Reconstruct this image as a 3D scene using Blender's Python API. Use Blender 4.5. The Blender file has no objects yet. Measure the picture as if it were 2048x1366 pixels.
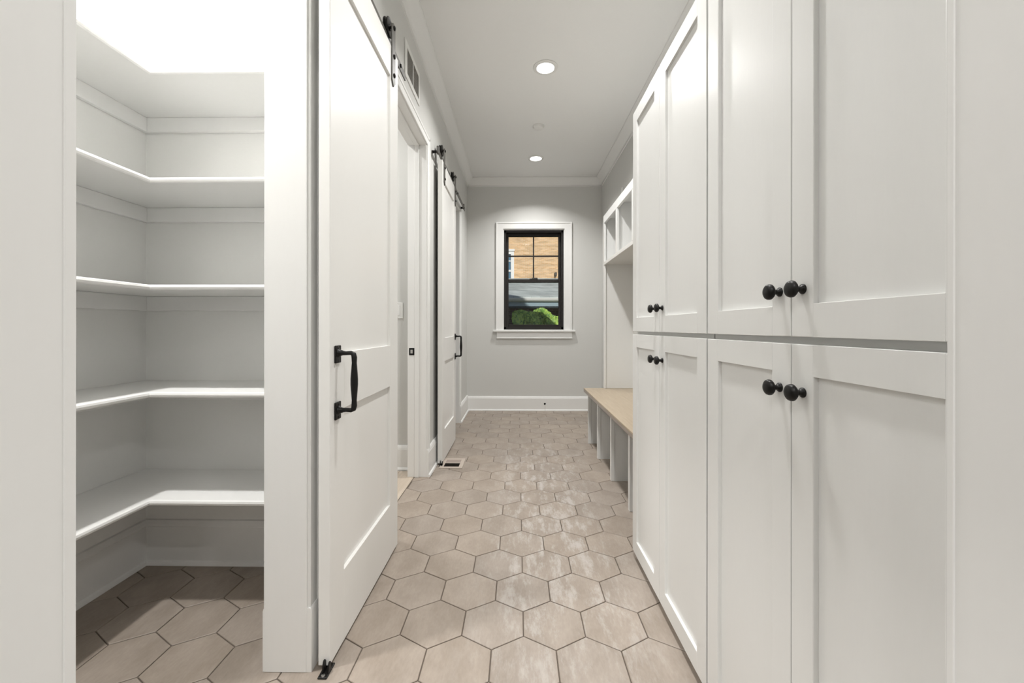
import bpy, bmesh, math, random
from mathutils import Vector, Matrix
R_ = math.radians
random.seed(7)
C = bpy.context.scene.collection
scn = bpy.context.scene
PI = math.pi

# ------------------------------------------------------------------ camera
YAW, ROLL, EYE = 0.0141, 0.0009, 0.995
cam = bpy.data.objects.new('camera', bpy.data.cameras.new('camera'))
C.objects.link(cam)
cam.data.sensor_width = 36.0
cam.data.lens = 829.4 / 2048 * 36.0
cam.data.shift_y = -28.4 / 2048
cam.data.clip_start = 0.02
fw = Vector((-math.sin(YAW), math.cos(YAW), 0)); rt = Vector((math.cos(YAW), math.sin(YAW), 0)); up = Vector((0, 0, 1))
RR = rt * math.cos(ROLL) + up * math.sin(ROLL); UU = up * math.cos(ROLL) - rt * math.sin(ROLL)
cam.matrix_world = Matrix(((RR.x, UU.x, -fw.x, 0), (RR.y, UU.y, -fw.y, 0), (RR.z, UU.z, -fw.z, EYE), (0, 0, 0, 1)))
scn.camera = cam

# ------------------------------------------------------------------ world, sun, exposure
scn.view_settings.view_transform = 'Standard'
scn.view_settings.look = 'None'
scn.view_settings.gamma = 1.0
scn.view_settings.use_curve_mapping = False
scn.view_settings.exposure = 0.0
SUN_EL, SUN_AZ = R_(35), R_(17)
W = bpy.data.worlds.new('sky'); scn.world = W; W.use_nodes = True
nt = W.node_tree; nt.nodes.clear()
sky = nt.nodes.new('ShaderNodeTexSky'); sky.sky_type = 'NISHITA'; sky.sun_disc = False
sky.sun_elevation = SUN_EL; sky.sun_rotation = PI - SUN_AZ
bg = nt.nodes.new('ShaderNodeBackground'); bg.inputs[1].default_value = 0.075
wo = nt.nodes.new('ShaderNodeOutputWorld')
nt.links.new(sky.outputs[0], bg.inputs[0]); nt.links.new(bg.outputs[0], wo.inputs[0])
sun = bpy.data.objects.new('sun', bpy.data.lights.new('sun', 'SUN')); C.objects.link(sun)
sun.data.energy = 3.6; sun.data.angle = R_(0.5); sun.data.color = (1.0, 0.94, 0.84)
sdir = Vector((-math.sin(SUN_AZ) * math.cos(SUN_EL), math.cos(SUN_AZ) * math.cos(SUN_EL), -math.sin(SUN_EL)))
sun.rotation_euler = sdir.to_track_quat('-Z', 'Y').to_euler()
P_CORR = 16.5      # watts of each corridor downlight
P_PANTRY = 23.0
P_FILL = 18.0      # added fill lamps in the unseen hall behind the camera
P_ROOM = 14.0
LAMP_COL = (1.0, 0.988, 0.972)

# ------------------------------------------------------------------ materials
def newmat(name):
    m = bpy.data.materials.new(name); m.use_nodes = True
    return m, m.node_tree, m.node_tree.nodes['Principled BSDF']
def N(nt, t, **kw):
    n = nt.nodes.new(t)
    for k, v in kw.items(): setattr(n, k, v)
    return n
def paint(name, col, rough=0.45, var=0.015, bump=0.0, scale=(60, 60, 14), dist=0.0006, spec=0.5):
    m, nt, b = newmat(name)
    tc = N(nt, 'ShaderNodeNewGeometry')
    mp = N(nt, 'ShaderNodeMapping'); mp.inputs['Scale'].default_value = scale
    nz = N(nt, 'ShaderNodeTexNoise'); nz.inputs['Scale'].default_value = 1.0; nz.inputs['Detail'].default_value = 4
    nt.links.new(tc.outputs['Position'], mp.inputs[0]); nt.links.new(mp.outputs[0], nz.inputs[0])
    cr = N(nt, 'ShaderNodeMix', data_type='RGBA')
    cr.inputs[6].default_value = (*[max(0, c * (1 - var)) for c in col], 1); cr.inputs[7].default_value = (*[min(1, c * (1 + var)) for c in col], 1)
    nt.links.new(nz.outputs[0], cr.inputs[0]); nt.links.new(cr.outputs[2], b.inputs['Base Color'])
    b.inputs['Roughness'].default_value = rough
    b.inputs['Specular IOR Level'].default_value = spec
    if bump:
        bp = N(nt, 'ShaderNodeBump'); bp.inputs['Strength'].default_value = bump; bp.inputs['Distance'].default_value = dist
        nt.links.new(nz.outputs[0], bp.inputs['Height']); nt.links.new(bp.outputs[0], b.inputs['Normal'])
    return m
M = {}
M['wall'] = paint('wall_paint', (0.65, 0.648, 0.625), 0.6, 0.012, 0.15, (90, 90, 90), 0.0004)
M['ceiling'] = paint('ceiling_paint', (0.88, 0.88, 0.865), 0.7, 0.01, 0.1, (80, 80, 80), 0.0004)
M['trim'] = paint('trim_paint', (0.84, 0.838, 0.82), 0.38, 0.01, 0.12, (90, 90, 12), 0.0003)
M['door'] = paint('door_paint', (0.82, 0.813, 0.787), 0.33, 0.01, 0.22, (140, 140, 16), 0.0004)
M['cabinet'] = paint('cabinet_paint', (0.78, 0.782, 0.765), 0.33, 0.01, 0.2, (120, 120, 20), 0.0004)
M['shelf'] = paint('shelf_paint', (0.90, 0.898, 0.88), 0.38, 0.01, 0.1)
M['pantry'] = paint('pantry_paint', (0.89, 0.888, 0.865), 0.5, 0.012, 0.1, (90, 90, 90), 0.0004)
M['black'] = paint('black_iron', (0.006, 0.0055, 0.005), 0.38, 0.2, 0.3, (200, 200, 200), 0.0004, 0.28)
M['track'] = paint('dark_steel', (0.085, 0.080, 0.070), 0.36, 0.15, 0.2, (150, 150, 150), 0.0003)
M['frame'] = paint('window_frame_black', (0.012, 0.010, 0.009), 0.4, 0.1)
M['plastic'] = paint('white_plastic', (0.82, 0.815, 0.79), 0.35, 0.005)
M['register'] = paint('register_beige', (0.50, 0.43, 0.37), 0.45, 0.05)
M['register_slat'] = paint('register_slat', (0.33, 0.27, 0.235), 0.5, 0.05)
M['dark'] = paint('duct_dark', (0.03, 0.025, 0.02), 0.8, 0.1)
M['steel'] = paint('bright_steel', (0.55, 0.54, 0.52), 0.3, 0.05)
M['steel'].node_tree.nodes['Principled BSDF'].inputs['Metallic'].default_value = 1
M['grille'] = paint('grille_grey', (0.58, 0.57, 0.54), 0.5, 0.03)
M['grout'] = paint('grout', (0.12, 0.095, 0.075), 0.85, 0.12, 0.3, (60, 60, 60))
M['subfloor'] = paint('subfloor', (0.55, 0.53, 0.50), 0.6, 0.1)

def tile_mat():
    m, nt, b = newmat('hex_tile')
    L = nt.links.new
    g = N(nt, 'ShaderNodeNewGeometry'); oi = N(nt, 'ShaderNodeObjectInfo')
    add = N(nt, 'ShaderNodeVectorMath', operation='MULTIPLY_ADD')
    cb = N(nt, 'ShaderNodeCombineXYZ'); L(oi.outputs['Random'], cb.inputs[0]); L(oi.outputs['Random'], cb.inputs[1]); L(oi.outputs['Random'], cb.inputs[2])
    add.inputs[1].default_value = (37, 91, 13)
    L(cb.outputs[0], add.inputs[0]); L(g.outputs['Position'], add.inputs[2])
    def noise(scale, detail=4, rough=0.6):
        mp = N(nt, 'ShaderNodeMapping'); mp.inputs['Scale'].default_value = scale
        n = N(nt, 'ShaderNodeTexNoise'); n.inputs['Scale'].default_value = 1; n.inputs['Detail'].default_value = detail; n.inputs['Roughness'].default_value = rough
        L(add.outputs[0], mp.inputs[0]); L(mp.outputs[0], n.inputs[0]); return n
    n1 = noise((9, 5, 5)); n2 = noise((20, 6, 8), 8, 0.74); n3 = noise((140, 45, 60), 3)
    def rng(src, a, c, x=0, y=1):
        r = N(nt, 'ShaderNodeMapRange'); r.inputs[1].default_value = a; r.inputs[2].default_value = c; r.inputs[3].default_value = x; r.inputs[4].default_value = y
        r.interpolation_type = 'SMOOTHSTEP'; L(src, r.inputs[0]); return r
    base = N(nt, 'ShaderNodeMix', data_type='RGBA')
    base.inputs[6].default_value = (0.285, 0.238, 0.195, 1); base.inputs[7].default_value = (0.355, 0.302, 0.255, 1)
    L(rng(n1.outputs[0], 0.3, 0.7).outputs[0], base.inputs[0])
    pt = N(nt, 'ShaderNodeMix', data_type='RGBA'); pt.blend_type = 'MULTIPLY'
    tint = N(nt, 'ShaderNodeMix', data_type='RGBA'); tint.inputs[6].default_value = (0.955, 0.965, 0.98, 1); tint.inputs[7].default_value = (1.035, 1.025, 1.01, 1)
    L(oi.outputs['Random'], tint.inputs[0]); pt.inputs[0].default_value = 1
    L(base.outputs[2], pt.inputs[6]); L(tint.outputs[2], pt.inputs[7])
    gr = N(nt, 'ShaderNodeMix', data_type='RGBA'); gr.blend_type = 'MULTIPLY'; gr.inputs[0].default_value = 0.5
    sp = rng(n3.outputs[0], 0.2, 0.8, 0.86, 1.12); L(pt.outputs[2], gr.inputs[6]); L(sp.outputs[0], gr.inputs[7])
    # paler patches down the middle of the corridor, streaked along its length
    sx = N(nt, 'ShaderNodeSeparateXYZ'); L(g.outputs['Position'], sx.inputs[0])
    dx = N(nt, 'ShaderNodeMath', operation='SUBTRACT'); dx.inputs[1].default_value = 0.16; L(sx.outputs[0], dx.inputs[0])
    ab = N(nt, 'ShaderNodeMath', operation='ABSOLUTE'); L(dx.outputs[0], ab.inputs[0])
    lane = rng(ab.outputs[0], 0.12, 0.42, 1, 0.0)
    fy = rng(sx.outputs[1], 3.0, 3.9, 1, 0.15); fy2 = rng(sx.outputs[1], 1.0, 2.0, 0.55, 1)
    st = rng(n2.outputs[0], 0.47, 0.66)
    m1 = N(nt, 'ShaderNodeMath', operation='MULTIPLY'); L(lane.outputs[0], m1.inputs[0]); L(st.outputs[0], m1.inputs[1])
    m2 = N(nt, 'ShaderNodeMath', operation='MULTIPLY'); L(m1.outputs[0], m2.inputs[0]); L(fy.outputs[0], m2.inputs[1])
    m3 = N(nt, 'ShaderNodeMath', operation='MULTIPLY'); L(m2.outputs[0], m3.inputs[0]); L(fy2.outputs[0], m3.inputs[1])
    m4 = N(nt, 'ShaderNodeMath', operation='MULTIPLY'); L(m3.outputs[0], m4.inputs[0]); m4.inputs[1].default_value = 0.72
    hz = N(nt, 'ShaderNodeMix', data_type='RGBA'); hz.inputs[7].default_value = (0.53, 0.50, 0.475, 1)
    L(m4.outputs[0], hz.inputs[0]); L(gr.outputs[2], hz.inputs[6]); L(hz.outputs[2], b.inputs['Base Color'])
    b.inputs['Roughness'].default_value = 0.5
    bp = N(nt, 'ShaderNodeBump'); bp.inputs['Strength'].default_value = 0.15; bp.inputs['Distance'].default_value = 0.0006
    L(n3.outputs[0], bp.inputs['Height']); L(bp.outputs[0], b.inputs['Normal'])
    return m
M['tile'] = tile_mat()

def wood_mat(name, c1, c2, axis='y', rough=0.35):
    m, nt, b = newmat(name); L = nt.links.new
    g = N(nt, 'ShaderNodeNewGeometry'); mp = N(nt, 'ShaderNodeMapping')
    mp.inputs['Scale'].default_value = (70, 5, 70) if axis == 'y' else (5, 70, 70)
    n = N(nt, 'ShaderNodeTexNoise'); n.inputs['Scale'].default_value = 1; n.inputs['Detail'].default_value = 6; n.inputs['Distortion'].default_value = 0.6
    mx = N(nt, 'ShaderNodeMix', data_type='RGBA'); mx.inputs[6].default_value = (*c1, 1); mx.inputs[7].default_value = (*c2, 1)
    r = N(nt, 'ShaderNodeMapRange'); r.inputs[1].default_value = 0.3; r.inputs[2].default_value = 0.7
    L(g.outputs['Position'], mp.inputs[0]); L(mp.outputs[0], n.inputs[0]); L(n.outputs[0], r.inputs[0]); L(r.outputs[0], mx.inputs[0]); L(mx.outputs[2], b.inputs['Base Color'])
    b.inputs['Roughness'].default_value = rough
    return m
M['bench'] = wood_mat('bench_oak', (0.385, 0.305, 0.215), (0.455, 0.375, 0.275))
M['bench_edge_shaded'] = wood_mat('bench_oak_edge_shaded', (0.30, 0.255, 0.22), (0.36, 0.31, 0.27))  # edge banding, its tone also darkened for the shade it lies in
M['plank'] = wood_mat('pale_oak_floor', (0.50, 0.42, 0.33), (0.60, 0.51, 0.42))

def glass_mat():
    m = bpy.data.materials.new('clear_glass'); m.use_nodes = True; nt = m.node_tree; nt.nodes.clear()
    o = N(nt, 'ShaderNodeOutputMaterial'); t = N(nt, 'ShaderNodeBsdfTransparent'); gl = N(nt, 'ShaderNodeBsdfGlossy'); gl.inputs['Roughness'].default_value = 0.02
    t.inputs[0].default_value = (0.96, 0.98, 0.985, 1)
    fr = N(nt, 'ShaderNodeFresnel'); fr.inputs[0].default_value = 1.3; mx = N(nt, 'ShaderNodeMixShader')
    nt.links.new(fr.outputs[0], mx.inputs[0]); nt.links.new(t.outputs[0], mx.inputs[1]); nt.links.new(gl.outputs[0], mx.inputs[2]); nt.links.new(mx.outputs[0], o.inputs[0])
    return m
M['glass'] = glass_mat()
def emit_mat(name, col, s):
    m, nt, b = newmat(name); b.inputs['Emission Color'].default_value = (*col, 1); b.inputs['Emission Strength'].default_value = s
    b.inputs['Base Color'].default_value = (0.8, 0.8, 0.8, 1); return m
M['lens'] = emit_mat('lamp_lens', (1, 0.98, 0.95), 6.0)

def brick_mat(name, c1, c2, mortar, bw=0.21, bh=0.068):
    m, nt, b = newmat(name); L = nt.links.new
    g = N(nt, 'ShaderNodeNewGeometry'); s = N(nt, 'ShaderNodeSeparateXYZ'); c = N(nt, 'ShaderNodeCombineXYZ')
    ad = N(nt, 'ShaderNodeMath', operation='ADD')
    L(g.outputs['Position'], s.inputs[0]); L(s.outputs[0], ad.inputs[0]); L(s.outputs[1], ad.inputs[1]); L(ad.outputs[0], c.inputs[0]); L(s.outputs[2], c.inputs[1])
    t = N(nt, 'ShaderNodeTexBrick'); t.inputs['Scale'].default_value = 1; t.inputs['Brick Width'].default_value = bw; t.inputs['Row Height'].default_value = bh; t.inputs['Mortar Size'].default_value = 0.007
    t.inputs['Color1'].default_value = (*c1, 1); t.inputs['Color2'].default_value = (*c2, 1); t.inputs['Mortar'].default_value = (*mortar, 1); t.inputs['Bias'].default_value = -0.1
    L(c.outputs[0], t.inputs[0])
    n = N(nt, 'ShaderNodeTexNoise'); n.inputs['Scale'].default_value = 1.3; mp = N(nt, 'ShaderNodeMapping'); mp.inputs['Scale'].default_value = (1.2, 6, 1)
    L(c.outputs[0], mp.inputs[0]); L(mp.outputs[0], n.inputs[0])
    r = N(nt, 'ShaderNodeMapRange'); r.inputs[1].default_value = 0.35; r.inputs[2].default_value = 0.65; r.inputs[3].default_value = 0.85; r.inputs[4].default_value = 1.18; L(n.outputs[0], r.inputs[0])
    mx = N(nt, 'ShaderNodeMix', data_type='RGBA'); mx.blend_type = 'MULTIPLY'; mx.inputs[0].default_value = 1; L(t.outputs[0], mx.inputs[6]); L(r.outputs[0], mx.inputs[7])
    L(mx.outputs[2], b.inputs['Base Color']); b.inputs['Roughness'].default_value = 0.85
    bp = N(nt, 'ShaderNodeBump'); bp.inputs['Strength'].default_value = 0.4; bp.inputs['Distance'].default_value = 0.01; bp.invert = True
    L(t.outputs['Fac'], bp.inputs['Height']); L(bp.outputs[0], b.inputs['Normal'])
    return m
M['tanbrick'] = brick_mat('tan_brick', (0.62, 0.39, 0.20), (0.72, 0.50, 0.30), (0.66, 0.55, 0.42))
M['redbrick'] = brick_mat('dark_brick', (0.10, 0.055, 0.04), (0.15, 0.085, 0.065), (0.20, 0.17, 0.15))
M['shingle'] = brick_mat('grey_shingle', (0.36, 0.40, 0.40), (0.46, 0.50, 0.50), (0.28, 0.31, 0.32), 0.3, 0.06)
M['extwhite'] = paint('exterior_white', (0.78, 0.78, 0.78), 0.5, 0.03, 0, (3, 3, 3))
M['extblue'] = paint('blue_grey_board', (0.27, 0.36, 0.42), 0.6, 0.05, 0, (3, 3, 3))  # blue-grey tone of the garage fascia board
M['extpane'] = paint('house_pane', (0.10, 0.20, 0.30), 0.1, 0.2, 0, (3, 3, 3))
M['grass'] = paint('grass', (0.08, 0.14, 0.04), 0.9, 0.3, 0, (20, 20, 20))
M['roofdark'] = paint('roof_dark', (0.2, 0.2, 0.2), 0.9, 0.1)
def leaf_mat():
    m, nt, b = newmat('ivy_leaf'); g = N(nt, 'ShaderNodeNewGeometry')
    mx = N(nt, 'ShaderNodeMix', data_type='RGBA'); mx.inputs[6].default_value = (0.07, 0.19, 0.02, 1); mx.inputs[7].default_value = (0.42, 0.60, 0.11, 1)
    nt.links.new(g.outputs['Random Per Island'], mx.inputs[0]); nt.links.new(mx.outputs[2], b.inputs['Base Color'])
    b.inputs['Roughness'].default_value = 0.5; return m
M['leaf'] = leaf_mat()
M['stem'] = paint('ivy_stem', (0.10, 0.07, 0.04), 0.8)

# ------------------------------------------------------------------ mesh helpers
BASE = {}
class MB:
    def __init__(s): s.bm = bmesh.new()
    def box(s, x0, x1, y0, y1, z0, z1, bev=0.0, seg=2):
        b = bmesh.new()
        vs = [b.verts.new((x, y, z)) for x in (x0, x1) for y in (y0, y1) for z in (z0, z1)]
        for f in ((0, 1, 3, 2), (4, 6, 7, 5), (0, 4, 5, 1), (2, 3, 7, 6), (0, 2, 6, 4), (1, 5, 7, 3)): b.faces.new([vs[i] for i in f])
        if bev: bmesh.ops.bevel(b, geom=b.edges[:], offset=bev, segments=seg, affect='EDGES', profile=0.5)
        s.merge(b); return s
    def merge(s, b, mat=None):
        if mat is not None: bmesh.ops.transform(b, matrix=mat, verts=b.verts[:])
        me = bpy.data.meshes.new('tmp'); b.to_mesh(me); b.free(); s.bm.from_mesh(me); bpy.data.meshes.remove(me)
    def lathe(s, prof, mat, n=24):
        """prof: (r, h) pairs turned about local z, then placed by mat"""
        b = bmesh.new(); rings = []
        for r, h in prof:
            if r < 1e-6: rings.append([b.verts.new((0, 0, h))])
            else: rings.append([b.verts.new((r * math.cos(2 * PI * i / n), r * math.sin(2 * PI * i / n), h)) for i in range(n)])
        for a, c in zip(rings, rings[1:]):
            for i in range(n):
                j = (i + 1) % n
                if len(a) == 1 and len(c) == 1: continue
                if len(a) == 1: b.faces.new((a[0], c[i], c[j]))
                elif len(c) == 1: b.faces.new((a[i], a[j], c[0]))
                else: b.faces.new((a[i], a[j], c[j], c[i]))
        bmesh.ops.recalc_face_normals(b, faces=b.faces[:]); s.merge(b, mat); return s
    def tube(s, pts, rad, n=12, sq=(1, 1)):
        b = bmesh.new(); rings = []
        pts = [Vector(p) for p in pts]
        if not hasattr(rad, '__len__'): rad = [rad] * len(pts)
        for i, p in enumerate(pts):
            t = (pts[min(i + 1, len(pts) - 1)] - pts[max(i - 1, 0)]).normalized()
            u = t.orthogonal().normalized() if abs(t.y) > 0.9 else Vector((0, 1, 0)).cross(t).normalized()
            v = t.cross(u)
            rings.append([b.verts.new(p + (u * math.cos(2 * PI * k / n) * sq[0] + v * math.sin(2 * PI * k / n) * sq[1]) * rad[i]) for k in range(n)])
        for a, c in zip(rings, rings[1:]):
            for k in range(n): b.faces.new((a[k], a[(k + 1) % n], c[(k + 1) % n], c[k]))
        b.faces.new(rings[0]); b.faces.new(rings[-1])
        bmesh.ops.recalc_face_normals(b, faces=b.faces[:]); s.merge(b); return s
    def prof(s, pts, axis, a, c, org, sgn=1, m0=0.0, m1=0.0):
        """extrude a (d, z) profile along axis from a to c; d leaves the wall plane org in direction sgn; m0, m1 mitre the ends"""
        b = bmesh.new(); r0 = []; r1 = []
        for d, z in pts:
            for r, t in ((r0, a + m0 * d), (r1, c + m1 * d)):
                r.append(b.verts.new((org + sgn * d, t, z) if axis == 'y' else (t, org + sgn * d, z)))
        n = len(pts)
        for i in range(n): b.faces.new((r0[i], r0[(i + 1) % n], r1[(i + 1) % n], r1[i]))
        b.faces.new(r0); b.faces.new(r1[::-1]); bmesh.ops.recalc_face_normals(b, faces=b.faces[:]); s.merge(b); return s
    def poly(s, pts, thick):
        """flat polygon (list of 3d points) thickened along vector"""
        b = bmesh.new(); t = Vector(thick)
        a = [b.verts.new(p) for p in pts]; c = [b.verts.new(Vector(p) + t) for p in pts]; n = len(pts)
        b.faces.new(a); b.faces.new(c[::-1])
        for i in range(n): b.faces.new((a[i], a[(i + 1) % n], c[(i + 1) % n], c[i]))
        bmesh.ops.recalc_face_normals(b, faces=b.faces[:]); s.merge(b); return s
    def build(s, name, mat, parent=None, smooth=True, loc=None, angle=18):
        me = bpy.data.meshes.new(name)
        if parent is not None: loc = BASE[parent.name]
        loc = Vector(loc) if loc is not None else Vector((0, 0, 0))
        bmesh.ops.translate(s.bm, verts=s.bm.verts[:], vec=-loc)
        if smooth:
            for f in s.bm.faces: f.smooth = True
        s.bm.to_mesh(me); s.bm.free()
        me.materials.append(mat)
        if smooth: me.set_sharp_from_angle(angle=R_(angle))
        o = bpy.data.objects.new(name, me); C.objects.link(o)
        if parent is not None: o.parent = parent
        else: o.location = loc
        BASE[o.name] = loc
        return o
def thing(name, label, cat, loc, group=None):
    o = bpy.data.objects.new(name, None); C.objects.link(o); o.location = loc; o.empty_display_size = 0.05
    o['label'] = label; o['category'] = cat
    if group: o['group'] = group
    BASE[o.name] = Vector(loc); return o
def tag(o, label, cat, group=None):
    o['label'] = label; o['category'] = cat
    if group: o['group'] = group
    return o
def struct(o): o['kind'] = 'structure'; return o
AX = lambda p, d: Matrix.Translation(p) @ Vector(d).to_track_quat('Z', 'Y').to_matrix().to_4x4()

# ------------------------------------------------------------------ dimensions
XL, XR, YB, ZC = -0.610, 1.000, 4.962, 2.770        # corridor: left wall face, right wall face, back wall, ceiling
XL2 = -0.720                                         # pantry/room side of the left wall
PY, PX = 1.735, -1.575                               # pantry back wall, pantry left wall
YD0, YD1 = 0.29, 0.403                               # wall with the doorway the view looks through
DXL, DXR = -0.437, 0.4125
HEAD = 2.205

# ------------------------------------------------------------------ floor with hexagonal tiles
fl = MB().box(-3.0, 3.0, -3.6, 5.15, -0.20, -0.0035).build('floor', M['grout'], smooth=False); struct(fl)
tw = 0.2; ts = tw / math.sqrt(3); gap = 0.0036
def hexpts(rad): return [(rad * math.cos(R_(30 + 60 * k)), rad * math.sin(R_(30 + 60 * k))) for k in range(6)]
def tile_mesh(poly, bm=None, off=(0, 0)):
    own = bm is None
    b = bmesh.new() if own else bm
    n = len(poly); cx = sum(p[0] for p in poly) / n; cy = sum(p[1] for p in poly) / n
    def ring(k, z): return [b.verts.new((off[0] + cx + (p[0] - cx) * k, off[1] + cy + (p[1] - cy) * k, z)) for p in poly]
    lo = ring(1, -0.010); mid = ring(1, -0.0012); top = ring(0.985, 0.0)
    for a, c in ((lo, mid), (mid, top)):
        for i in range(n): b.faces.new((a[i], a[(i + 1) % n], c[(i + 1) % n], c[i]))
    b.faces.new(top)
    if own:
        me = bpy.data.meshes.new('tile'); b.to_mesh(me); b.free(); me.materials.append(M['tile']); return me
def clip(poly, x0, x1, y0, y1):
    for ax, v, sg in ((0, x0, 1), (0, x1, -1), (1, y0, 1), (1, y1, -1)):
        out = []
        for i, p in enumerate(poly):
            q = poly[(i + 1) % len(poly)]; a = (p[ax] - v) * sg; c = (q[ax] - v) * sg
            if a >= 0: out.append(p)
            if (a >= 0) != (c >= 0):
                t = a / (a - c); out.append((p[0] + (q[0] - p[0]) * t, p[1] + (q[1] - p[1]) * t))
        poly = out
        if len(poly) < 3: return []
    return poly
hx = hexpts((tw - gap) / math.sqrt(3)); full = tile_mesh(hx)
extra = bmesh.new(); nt_ = 0
for r in range(-6, 24):
    cyy = (r * 0.8660254 + 5.822) * tw + ts / 2
    for j in range(-10, 6):
        cxx = (j + 0.096) * tw + (0.5 if r % 2 else 0.0) * tw
        if cyy < 1.74 or (cxx < -0.7 and cyy < 1.84): x0, x1, y0, y1 = PX - 0.0, XR, YD1 - 0.1, (PY if cxx < -0.7 else YB)
        else: x0, x1, y0, y1 = -0.685, XR, YD1 - 0.1, YB
        p = clip([(a + cxx, c + cyy) for a, c in hx], x0, x1, y0, y1)
        if not p: continue
        area = abs(sum(p[i][0] * p[(i + 1) % len(p)][1] - p[(i + 1) % len(p)][0] * p[i][1] for i in range(len(p)))) / 2
        if area < 0.0015: continue
        hidden = cyy < 0.98 or (cxx > 0.62 and cyy < 3.4) or (cxx < -0.75 and cyy < 1.05) or (-0.9 < cxx < -0.62 and 1.3 < cyy < 1.9)
        if hidden: tile_mesh(p, extra); continue
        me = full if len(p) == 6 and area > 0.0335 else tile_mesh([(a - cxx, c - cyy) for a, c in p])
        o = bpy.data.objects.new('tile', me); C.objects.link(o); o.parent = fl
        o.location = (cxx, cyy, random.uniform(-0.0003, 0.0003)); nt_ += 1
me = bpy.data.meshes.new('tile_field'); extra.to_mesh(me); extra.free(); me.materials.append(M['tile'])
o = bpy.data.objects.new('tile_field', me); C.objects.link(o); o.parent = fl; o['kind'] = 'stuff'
print('tiles', nt_)
# pale oak floor of the side room and the second closet
rp = struct(MB().box(-2.2, -0.69, 1.865, 4.9, -0.003, -0.0025).build('floor_side', M['subfloor'], smooth=False))
for k in range(11):
    a = -0.6885 - 0.127 * (k + 1)
    MB().box(a + 0.0008, a + 0.1262, 1.87, 2.86, -0.0025, 0.0005, 0.0006, 1).build('plank', M['plank'], rp)

# ------------------------------------------------------------------ walls and ceiling
def wall(name, boxes, mat='wall'):
    m = MB()
    for b in boxes: m.box(*b)
    return struct(m.build(name, M[mat], smooth=False))
wall('ceiling', [(-3.0, 3.0, -3.6, 5.16, ZC, ZC + 0.12)], 'ceiling')
OP = [(0.50, 1.187), (1.95, 2.745), (3.66, 4.30)]     # openings in the left wall
segs = []; y = YD1
for a, b in OP:
    segs.append((XL2, XL, y, a, 0, ZC)); segs.append((XL2, XL, a, b, HEAD, ZC)); y = b
segs.append((XL2, XL, y, YB, 0, ZC))
wall('wall_left', segs)
wall('wall_right', [(XR, XR + 0.12, YD1, YB, 0, ZC)])
WX0, WX1, WZ0, WZ1 = -0.172, 0.552, 0.968, 2.166
wall('wall_back', [(-3.0, WX0, YB, YB + 0.2, -1.0, ZC), (WX1, 3.0, YB, YB + 0.2, -1.0, ZC), (WX0, WX1, YB, YB + 0.2, -1.0, WZ0), (WX0, WX1, YB, YB + 0.2, WZ1, ZC)])
wall('wall_front', [(-3.0, DXL, YD0, YD1, 0, ZC), (DXR, 3.0, YD0, YD1, 0, ZC), (DXL, DXR, YD0, YD1, HEAD, ZC)], 'trim')
wall('wall_pantry_left', [(PX - 0.1, PX, YD1, PY + 0.1, 0, ZC)], 'pantry')
wall('wall_pantry_back', [(PX, XL2, PY, PY + 0.1, 0, ZC)], 'pantry')
wall('wall_room_back', [(-2.2, XL2, 2.895, 2.995, 0, ZC)])
wall('wall_room_left', [(-2.3, -2.2, PY + 0.1, YB, 0, ZC)])
wall('wall_hall_left', [(-3.1, -3.0, -3.6, 5.16, -1, ZC)])
wall('wall_hall_right', [(3.0, 3.1, -3.6, 5.16, -1, ZC)])
wall('wall_hall_front', [(-3.1, 3.1, -3.7, -3.6, -1, ZC)])

# jamb linings of the three openings (parts of each cased opening)
CAS = 0.062
def opening(n, a, b, stop=True):
    m = MB()
    t = 0.012
    m.box(XL2 - 0.012, XL + 0.002, b - 0.002, b + 0.012, 0.0, HEAD + 0.01, 0.0015, 1)      # far jamb
    m.box(XL2 - 0.012, XL + 0.002, a - 0.012, a + 0.002, 0.0, HEAD + 0.01, 0.0015, 1)
    m.box(XL2 - 0.012, XL + 0.002, a, b, HEAD - 0.002, HEAD + 0.012, 0.0015, 1)
    if stop:
        m.box(-0.684, -0.655, b - 0.012, b - 0.0015, 0.0, HEAD - 0.002, 0.002, 1)
        m.box(-0.684, -0.655, a + 0.0015, a + 0.012, 0.0, HEAD - 0.002, 0.002, 1)
        m.box(-0.684, -0.655, a, b, HEAD - 0.012, HEAD - 0.0015, 0.002, 1)
    o = struct(m.build('trim_%d' % n, M['trim']))
    # casing: stepped board with a back band on the corridor face
    for nm, bx in (('casing', (b + 0.004, b + CAS)), ('casing', (a - CAS, a - 0.004))):
        c = MB().box(XL + 0.0005, XL + 0.011, bx[0], bx[1], 0.0, HEAD + 0.004, 0.002, 1)
        e = (bx[1] - 0.018, bx[1] + 0.001) if bx[0] > a else (bx[0] - 0.001, bx[0] + 0.018)
        c.box(XL + 0.0005, XL + 0.0145, e[0], e[1], 0.0, HEAD + 0.004 + CAS, 0.002, 1)
        c.build('casing', M['trim'], o)
    c = MB().box(XL + 0.0005, XL + 0.011, a - CAS, b + CAS, HEAD + 0.004, HEAD + CAS, 0.002, 1).box(XL + 0.0005, XL + 0.0145, a - CAS - 0.001, b + CAS + 0.001, HEAD + CAS - 0.018, HEAD + CAS + 0.001, 0.002, 1)
    c.build('head_casing', M['trim'], o)
    return o
opening(1, *OP[0], stop=False); t2 = opening(2, *OP[1]); opening(3, *OP[2])
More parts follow.
